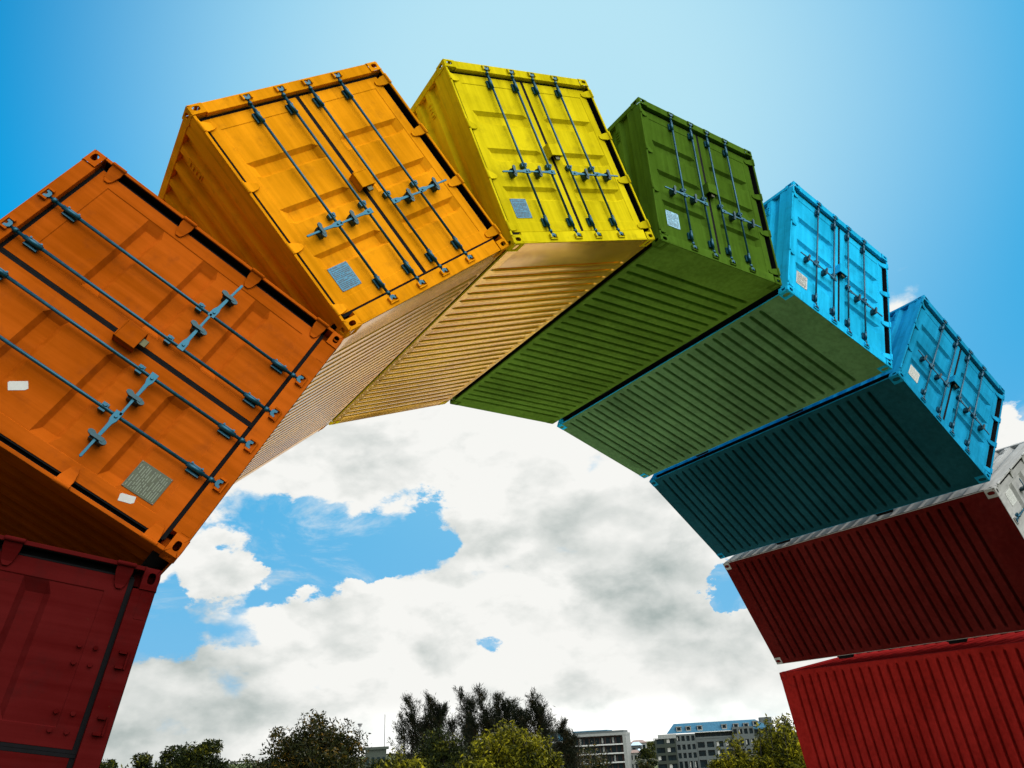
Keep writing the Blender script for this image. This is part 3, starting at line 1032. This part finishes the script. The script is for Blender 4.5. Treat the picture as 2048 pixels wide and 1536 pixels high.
casuarina(826, 1402, 38, 82, 'leftmost wispy casuarina, open branches with sky showing through', 0.75, -0.1, 0.40)
casuarina(868, 1400, 30, 80, 'dark dense casuarina just right of the leftmost wispy one', 1.25, 0.0, 0.30)
casuarina(925, 1390, 32, 83, 'tall casuarina with two open feathered tops, left of the tallest', 0.9, 0.0, 0.35)
casuarina(964, 1384, 28, 79, 'tallest casuarina, dark pointed top in the middle of the row', 1.3, 0.0, 0.30)
casuarina(1004, 1396, 22, 82, 'slender casuarina leaning right, just right of the tallest', 1.0, 0.1, 0.35)
casuarina(1030, 1406, 28, 84, 'thin see-through casuarina above the yellow green bush', 0.8, 0.0, 0.40)
casuarina(1068, 1396, 30, 80, 'rightmost tall casuarina, feathered spire near the flat-roofed block', 1.15, 0.05, 0.30)
casuarina(1126, 1450, 20, 84, 'low casuarina standing in front of the flat-roofed block', 1.0, -0.1, 0.30)
broad_tree('shrub', 1022, 1466, 100, 48, LEAF['olive'], 'big sunlit yellow green bush in front of the casuarinas', 'bush', None, clumps=130, per=120, leaf=0.075, trunk_frac=0.12, ragged=0.3, shoots=45)
broad_tree('shrub', 800, 1520, 50, 47, LEAF['olive'], 'low yellow green bush at the foot of the leftmost casuarina', 'bush', None, clumps=40, per=90, leaf=0.07, trunk_frac=0.12, shoots=12)
broad_tree('shrub', 990, 1446, 70, 92, LEAF['dark'], 'dark undergrowth joining the casuarinas behind the big yellow green bush', 'bush', None, clumps=90, per=110, leaf=0.10, trunk_frac=0.1, shoots=14)
broad_tree('shrub', 880, 1462, 62, 70, LEAF['dark'], 'dark thicket under the casuarinas', 'bush', None, clumps=80, per=130, leaf=0.085, trunk_frac=0.1, shoots=8)
broad_tree('shrub', 770, 1500, 34, 95, LEAF['dark'], 'small dark bush left of the casuarinas near the thin pole', 'bush', None, clumps=40, per=100, leaf=0.10, trunk_frac=0.1)
broad_tree('shrub', 1572, 1462, 92, 44, LEAF['olive'], 'tall olive yellow bush against the red container at the right', 'bush', None, clumps=130, per=120, leaf=0.07, trunk_frac=0.12, ragged=0.3, shoots=50)
broad_tree('shrub', 1470, 1500, 55, 45, LEAF['olive'], 'lower olive bush in front of the slate-roofed building', 'bush', None, clumps=60, per=110, leaf=0.07, trunk_frac=0.12, ragged=0.3, shoots=16)
broad_tree('shrub', 1195, 1524, 34, 58, LEAF['rust'], 'small orange tinged bush in front of the flat-roofed block', 'bush', None, clumps=36, per=80, leaf=0.07, trunk_frac=0.15)
broad_tree('shrub', 1284, 1522, 24, 60, LEAF['rust'], 'tiny orange tinged bush below the palm between the two buildings', 'bush', None, clumps=26, per=70, leaf=0.07, trunk_frac=0.15)
broad_tree('shrub', 1291, 1494, 16, 290, LEAF['dark'], 'dark garden tree behind the palm, against the grey building', 'tree', None, clumps=30, per=60, leaf=0.35, trunk_frac=0.1)
broad_tree('thin_tree', 1180, 1486, 40, 120, LEAF['rust'], 'thin brownish tree veiling the balconies of the flat-roofed block', 'tree', None, clumps=44, per=13, leaf=0.13, ragged=0.4, trunk_frac=0.25)

# ------------------------------------------------------------------ masts
POLE = plain('weathered_pole', (0.12, 0.12, 0.12), 0.6, 0.2)
def mast(name, u, vtop, d, r, label, head=False):
    t = at(u, vtop, d)
    base = Vector((t.x, t.y, gz(math.hypot(t.x, t.y)) - 0.1))
    root = empty(name, base, (0, 0, 0), label, 'pole')
    H = t.z - base.z
    MB().tube((0, 0, 0), (0, 0, H), r, r * 0.6, 8).build('pole', POLE, root)
    MB().tube((0, 0, 0), (0, 0, 0.5), r * 1.8, r * 1.6, 8).build('base', POLE, root)
    if head:
        h = MB().tube((-0.30, 0.19, H + 0.05), (0.30, -0.19, H + 0.05), 0.10, n=8)
        h.box(-0.2, 0.2, -0.16, 0.16, H - 0.30, H + 0.0)
        h.build('lamp_head', POLE, root)
mast('flag_pole', 770, 1429, 120, 0.075, 'tall thin bare pole left of the casuarinas')
mast('lamp_post', 720, 1449, 130, 0.10, 'short lamp post showing above the rust tinged tree', True)

# ------------------------------------------------------------------ buildings
WALL_G = plain('grey_render', (0.085, 0.10, 0.10), 0.8, 0, 0.15, 1.5)
WALL_D = plain('dark_green_grey_render', (0.025, 0.035, 0.025), 0.8, 0, 0.2, 1.5)
WALL_W = plain('pale_render', (0.26, 0.27, 0.26), 0.8, 0, 0.12, 1.5)
WALL_B = plain('brown_cladding', (0.05, 0.025, 0.02), 0.8, 0, 0.3, 2)
SLAB = plain('white_slab_edge', (0.55, 0.55, 0.53), 0.7, 0, 0.1, 3)
GLASS = plain('dark_window_glass', (0.006, 0.014, 0.018), 0.25, 0, 0.5, 0.4)
for n_ in GLASS.node_tree.nodes:
    if n_.type == 'BSDF_PRINCIPLED':
        n_.inputs['Specular IOR Level'].default_value = 0.15
CURT = plain('pale_curtain', (0.45, 0.45, 0.42), 0.8, 0, 0.2, 2)
LEAD = plain('blue_metal_roof', (0.035, 0.14, 0.22), 0.6, 0.2, 0.2, 2)
TILE = plain('tiled_roof', (0.10, 0.045, 0.035), 0.8, 0, 0.3, 4)

def site(name, u, vtop, d, label, cat='building', group=None, skew=0.0):
    p = at(u, vtop, d)
    az = math.atan2(p.x - CAM.x, p.y - CAM.y)
    base = Vector((p.x, p.y, gz(math.hypot(p.x, p.y)) - 0.2))
    root = empty(name, base, (0, 0, -az + skew), label, cat, group)
    return root, p.z - base.z, d * 0.000545          # height up to that pixel, metres per pixel

# flat-roofed block with long balconies
root, H, px = site('apartment_block', 1195, 1461, 330, 'flat-roofed apartment block with long white balcony slabs', skew=R_(-9))
w2 = 58 * px
fl = 17.3 * px
MB().box(-w2, w2, 1.6, 14, 0, H - 2.0).build('wall', WALL_B, root)
MB().box(-w2 - 0.3, w2 + 0.3, -0.3, 14.5, H - 2.0, H - 1.1).build('parapet', WALL_W, root)
MB().box(-w2 + 0.5, w2 - 0.5, 0.3, 14, H - 1.1, H - 0.3).build('parapet', WALL_G, root)
MB().box(-w2 + 0.2, w2 * 0.35, 0.2, 14.2, H - 0.298, H + 0.1).build('roof', LEAD, root)
MB().box(w2 - 1.0, w2 + 0.25, -0.2, 14.3, 0, H - 2.01).build('end_wall', WALL_W, root)
for k in range(5):
    zt = H - 2.2 - fl * (k + 1)
    if k < 4:
        MB().box(-w2 + (2.5 if k else 0), w2 - 1.02, -0.2, 1.55, zt - 0.05, zt + 0.40).build('balcony_slab', SLAB, root)
    n = 9
    for i in range(n):
        x0 = -w2 + 0.6 + i * (2 * w2 - 2.2) / n
        x1 = x0 + (2 * w2 - 2.2) / n - 0.45
        wd = MB().box(x0, x1, 1.45, 1.58, zt + 0.55, zt + fl - 0.35).build('window', GLASS, root)
        if rng.random() < 0.45:
            cx = rng.uniform(x0 + 0.1, x1 - 0.5)
            cu = MB()
            for q in range(3):
                cu.box(cx + q * 0.22, cx + q * 0.22 + 0.12, 1.37, 1.44, zt + 0.6, zt + fl - 0.5)
            cu.build('curtain', CURT, wd)

# its lower glazed wing
root, H, px = site('glazed_wing', 1108, 1459, 320, 'pale blue glazed wing showing between the casuarinas')
w2 = 30 * px
MB().box(-w2, w2, 1.0, 9, 0, H - 0.7).build('wall', WALL_G, root)
MB().box(-w2 - 0.4, w2 + 0.4, -0.5, 9.4, H - 0.7, H).build('roof', WALL_W, root)
for z0 in (H - 4.0, H - 8.0, H - 12.0):
    MB().box(-w2, w2, -0.3, 0.99, z0 - 0.6, z0 - 0.2).build('balcony_slab', SLAB, root)
    for i in range(5):
        x0 = -w2 + 0.4 + i * 2 * w2 / 5
        MB().box(x0, x0 + 2 * w2 / 5 - 0.5, 0.85, 0.98, z0, z0 + 2.7).build('window', LEAD if i % 2 else GLASS, root)

# slate-roofed building
root, H, px = site('office_building', 1425, 1443, 330, 'grey building with blue metal mansard roof and rows of dormers', skew=R_(2))
m = lambda u: (u - 1425) * px
zz = lambda v: H - (v - 1443) * px
def facade(u0, u1, vt, mat, cols, vs_, depth0, name='wall', pier=0.28):
    """solid wall pierced by real openings: piers, spandrels and glass set back"""
    x0, x1 = m(u0), m(u1)
    ztop = zz(vt)
    MB().box(x0, x1, depth0 + 0.6, depth0 + 12, 0, ztop).build(name, mat, root)
    wall = MB()
    cw = (x1 - x0) / cols
    zs = [ztop]
    for (a, b) in vs_:
        wall.box(x0, x1, depth0, depth0 + 0.597, zz(a), zs[-1])
        zs.append(zz(b))
        for c in range(cols + 1):
            xa = x0 + c * cw - cw * pier / 2
            xb = xa + cw * pier
            wall.box(max(x0, xa), min(x1, xb), depth0, depth0 + 0.597, zz(b) + 0.001, zz(a) - 0.001)
        for c in range(cols):
            xa = x0 + c * cw + cw * pier / 2
            g = MB().box(xa, xa + cw * (1 - pier), depth0 + 0.52, depth0 + 0.592, zz(b) + 0.01, zz(a) - 0.01).build('window', GLASS, root)
            if rng.random() < 0.3:
                MB().box(xa + 0.15, xa + cw * (1 - pier) * 0.4, depth0 + 0.47, depth0 + 0.515, zz(b) + 0.3, zz(a) - 0.1).build('curtain', CURT, g)
    wall.box(x0, x1, depth0, depth0 + 0.597, 0, zs[-1])
    wall.build('facade', mat, root)
facade(1300, 1343, 1471, WALL_D, 2, ((1471.5, 1481), (1488, 1498), (1503, 1513), (1519, 1530)), -2.2, pier=0.2)
MB().box(m(1307), m(1345), -2.0, 8, zz(1471) + 0.002, zz(1463)).build('roof', WALL_W, root)
tr = MB()
for u_ in (1297.5, 1302):
    tr.box(m(u_), m(u_) + 0.25, -2.2, -1.9, zz(1480), zz(1470.5))
tr.box(m(1297), m(1307), -2.25, 4, zz(1470.4), zz(1469.4))
tr.build('roof_terrace_frame', WALL_D, root)
facade(1343.5, 1385, 1464, WALL_G, 4, ((1467.5, 1477.5), (1484, 1494), (1500, 1510), (1516, 1530)), -0.6, pier=0.36)
facade(1385.5, 1462, 1475, WALL_G, 4, ((1481, 1492), (1497, 1508), (1515, 1530)), 0.4, pier=0.24)
MB().box(m(1385.6), m(1461), 2.2, 9, zz(1474.9), zz(1463)).build('recessed_wall', WALL_D, root)
for i in range(7):
    x0 = m(1387 + i * 10.5)
    MB().box(x0, x0 + 8.6 * px, 2.1, 2.18, zz(1474), zz(1466)).build('window', GLASS, root)
MB().box(m(1385.6), m(1461.4), 0.3, 0.5, zz(1474.9), zz(1471.5)).build('balcony_rail', WALL_G, root)
MB().box(m(1385.6), m(1461.4), 0.2, 6, zz(1463), zz(1461.6)).build('cornice', SLAB, root)
facade(1462.5, 1506, 1456, WALL_G, 4, ((1460, 1470), (1480, 1492), (1498, 1510), (1516, 1530)), -0.6, pier=0.34)
facade(1506.5, 1550, 1460, WALL_D, 4, ((1462, 1470), (1478, 1490), (1496, 1508), (1515, 1530)), 0.8, pier=0.3)
rf = MB()
r0, r1, zt, zb = m(1326), m(1545), H, zz(1462)
vs_ = [(r0, 0.6, zb), (r1, 0.6, zb), (r1, 13, zb), (r0, 13, zb), (m(1343), 4.4, zt), (m(1514), 4.4, zt), (m(1514), 9.5, zt), (m(1343), 9.5, zt)]
rf.add(vs_, [(0, 1, 5, 4), (1, 2, 6, 5), (2, 3, 7, 6), (3, 0, 4, 7), (4, 5, 6, 7), (3, 2, 1, 0)])
roof = rf.build('mansard_roof', LEAD, root)
for u_ in (1353, 1373, 1397, 1448, 1472, 1493, 1513):
    x0 = m(u_ - 5.5); x1 = m(u_ + 5.5)
    z0 = zz(1459) if u_ < 1500 else zz(1456)
    d_ = MB()
    d_.box(x0, x1, 1.2, 4, z0, z0 + 9 * px).box(x0 - 0.15, x1 + 0.15, 1.0, 4.1, z0 + 9 * px + 0.002, z0 + 10 * px)
    d_.build('dormer', WALL_W, roof)
    MB().box(x0 + 0.35, x1 - 0.35, 1.1, 1.19, z0 + 2.6 * px, z0 + 8.2 * px).build('dormer_window', GLASS, roof)
MB().box(m(1524), m(1548), 3.0, 9, zz(1460), zz(1440)).build('gable_block', WALL_G, root)

# houses between the two large buildings, and a low roof by the pole
def house(u, vtop, d, wpx, hpx, wall, roofm, label, group=None, flat=False, skew=0.0):
    root, H, px = site('house', u, vtop, d, label, 'house', group, skew)
    w_ = wpx * px / 2
    hr = 0 if flat else hpx * px * 0.4
    MB().box(-w_, w_, 0, 8, 0, H - hr).build('wall', wall, root)
    if flat:
        MB().box(-w_ - 0.3, w_ + 0.3, -0.3, 8.3, H - 0.001, H + 0.3).build('roof', roofm, root)
    else:
        r_ = MB()
        z0 = H - hr + 0.002
        r_.add([(-w_ - 0.5, -0.5, z0), (w_ + 0.5, -0.5, z0), (w_ + 0.5, 8.5, z0), (-w_ - 0.5, 8.5, z0), (-w_ * 0.55, 4, H), (w_ * 0.55, 4, H)],
               [(0, 1, 5, 4), (1, 2, 5), (2, 3, 4, 5), (3, 0, 4), (3, 2, 1, 0)])
        r_.build('roof', roofm, root)
    n = max(1, int(wpx / 9))
    for lv in range(2):
        for i in range(n):
            x0 = -w_ + (i + 0.25) * 2 * w_ / n
            z0 = H - hr - 2.4 - lv * 3.0
            if z0 > 0.3:
                MB().box(x0, x0 + w_ / n, -0.06, -0.002, z0, z0 + 1.5).build('window', GLASS, root)
HG = 'houses seen between the two large buildings'
house(1276, 1480, 420, 34, 14, WALL_W, TILE, 'far pale house with dark roof at the top of the gap between buildings', HG)
house(1272, 1484, 370, 22, 16, WALL_G, LEAD, 'house with blue metal roof between the two large buildings', HG)
house(1286, 1497, 345, 20, 14, WALL_W, LEAD, 'small white house beside the grey building with dormers', HG, skew=R_(14))
house(1266, 1500, 340, 18, 14, WALL_W, TILE, 'white house close to the flat-roofed block end wall', HG, skew=R_(-10))
house(752, 1499, 110, 44, 10, WALL_D, WALL_D, 'low dark flat-topped house half hidden behind the rust tinged tree', None, True)

# palm between the buildings
def palm(u, vtop, d, label):
    t = at(u, vtop, d)
    base = Vector((t.x, t.y, gz(math.hypot(t.x, t.y)) - 0.1))
    root = empty('palm_tree', base, (0, 0, 0), label, 'palm')
    H = t.z - base.z - 1.2
    MB().path([(0, 0, 0), (0.1, 0, H * 0.5), (0.05, 0, H)], [0.32, 0.24, 0.22], 9).build('trunk', BARK, root)
    mb = MB()
    for k in range(22):
        a = rng.uniform(0, 2 * math.pi)
        e = rng.uniform(-0.2, 1.2)
        L = rng.uniform(2.0, 2.8)
        pts = []
        for i in range(7):
            t_ = i / 6
            pts.append(Vector((math.cos(a) * L * t_ * math.cos(e * (1 - t_ * 0.5)), math.sin(a) * L * t_ * math.cos(e * (1 - t_ * 0.5)), H + L * t_ * math.sin(e) - 1.3 * t_ * t_ * L * 0.5)))
        s_ = Vector((-math.sin(a), math.cos(a), 0))
        for i in range(6):
            for sg in (-1, 1):
                p = pts[i].lerp(pts[i + 1], 0.5)
                mb.add([pts[i], pts[i + 1], p + s_ * sg * 0.5 + (pts[i + 1] - pts[i]) * 0.9 - Vector((0, 0, 0.25))], [(0, 1, 2)])
    mb.build('crown', LEAF['dark'], root, fix=False)
palm(1291, 1512, 180, 'single palm with drooping fronds beside the grey building')

# far belt of trees along the horizon
def belt():
    cents = []
    for k in range(900):
        az = R_(rng.uniform(-12, 78))
        d = rng.uniform(430, 560)
        x, y = CAM.x + d * math.sin(az), CAM.y + d * math.cos(az)
        h = 14.0 + 1.2 * math.sin(az * 31) + 1.6 * math.sin(az * 77 + 1)
        m_ = 90
        g = np.clip(rng.normal(size=(m_, 3)), -1.6, 1.6) * np.array([3.0, 3.0, 0.30 * h])
        g[:, 2] = np.abs(g[:, 2]) * 1.4
        cents.append(np.array((x, y, gz(500))) + g)
    v, f = leaf_quads(np.concatenate(cents), 0.6)
    me = bpy.data.meshes.new('far_trees')
    me.from_pydata(v.tolist(), [], f)
    me.materials.append(LEAF['dark'])
    o = bpy.data.objects.new('far_trees', me)
    COL.objects.link(o)
    tag(o, 'dark belt of far trees along the horizon', 'far trees', None, 'stuff')
belt()
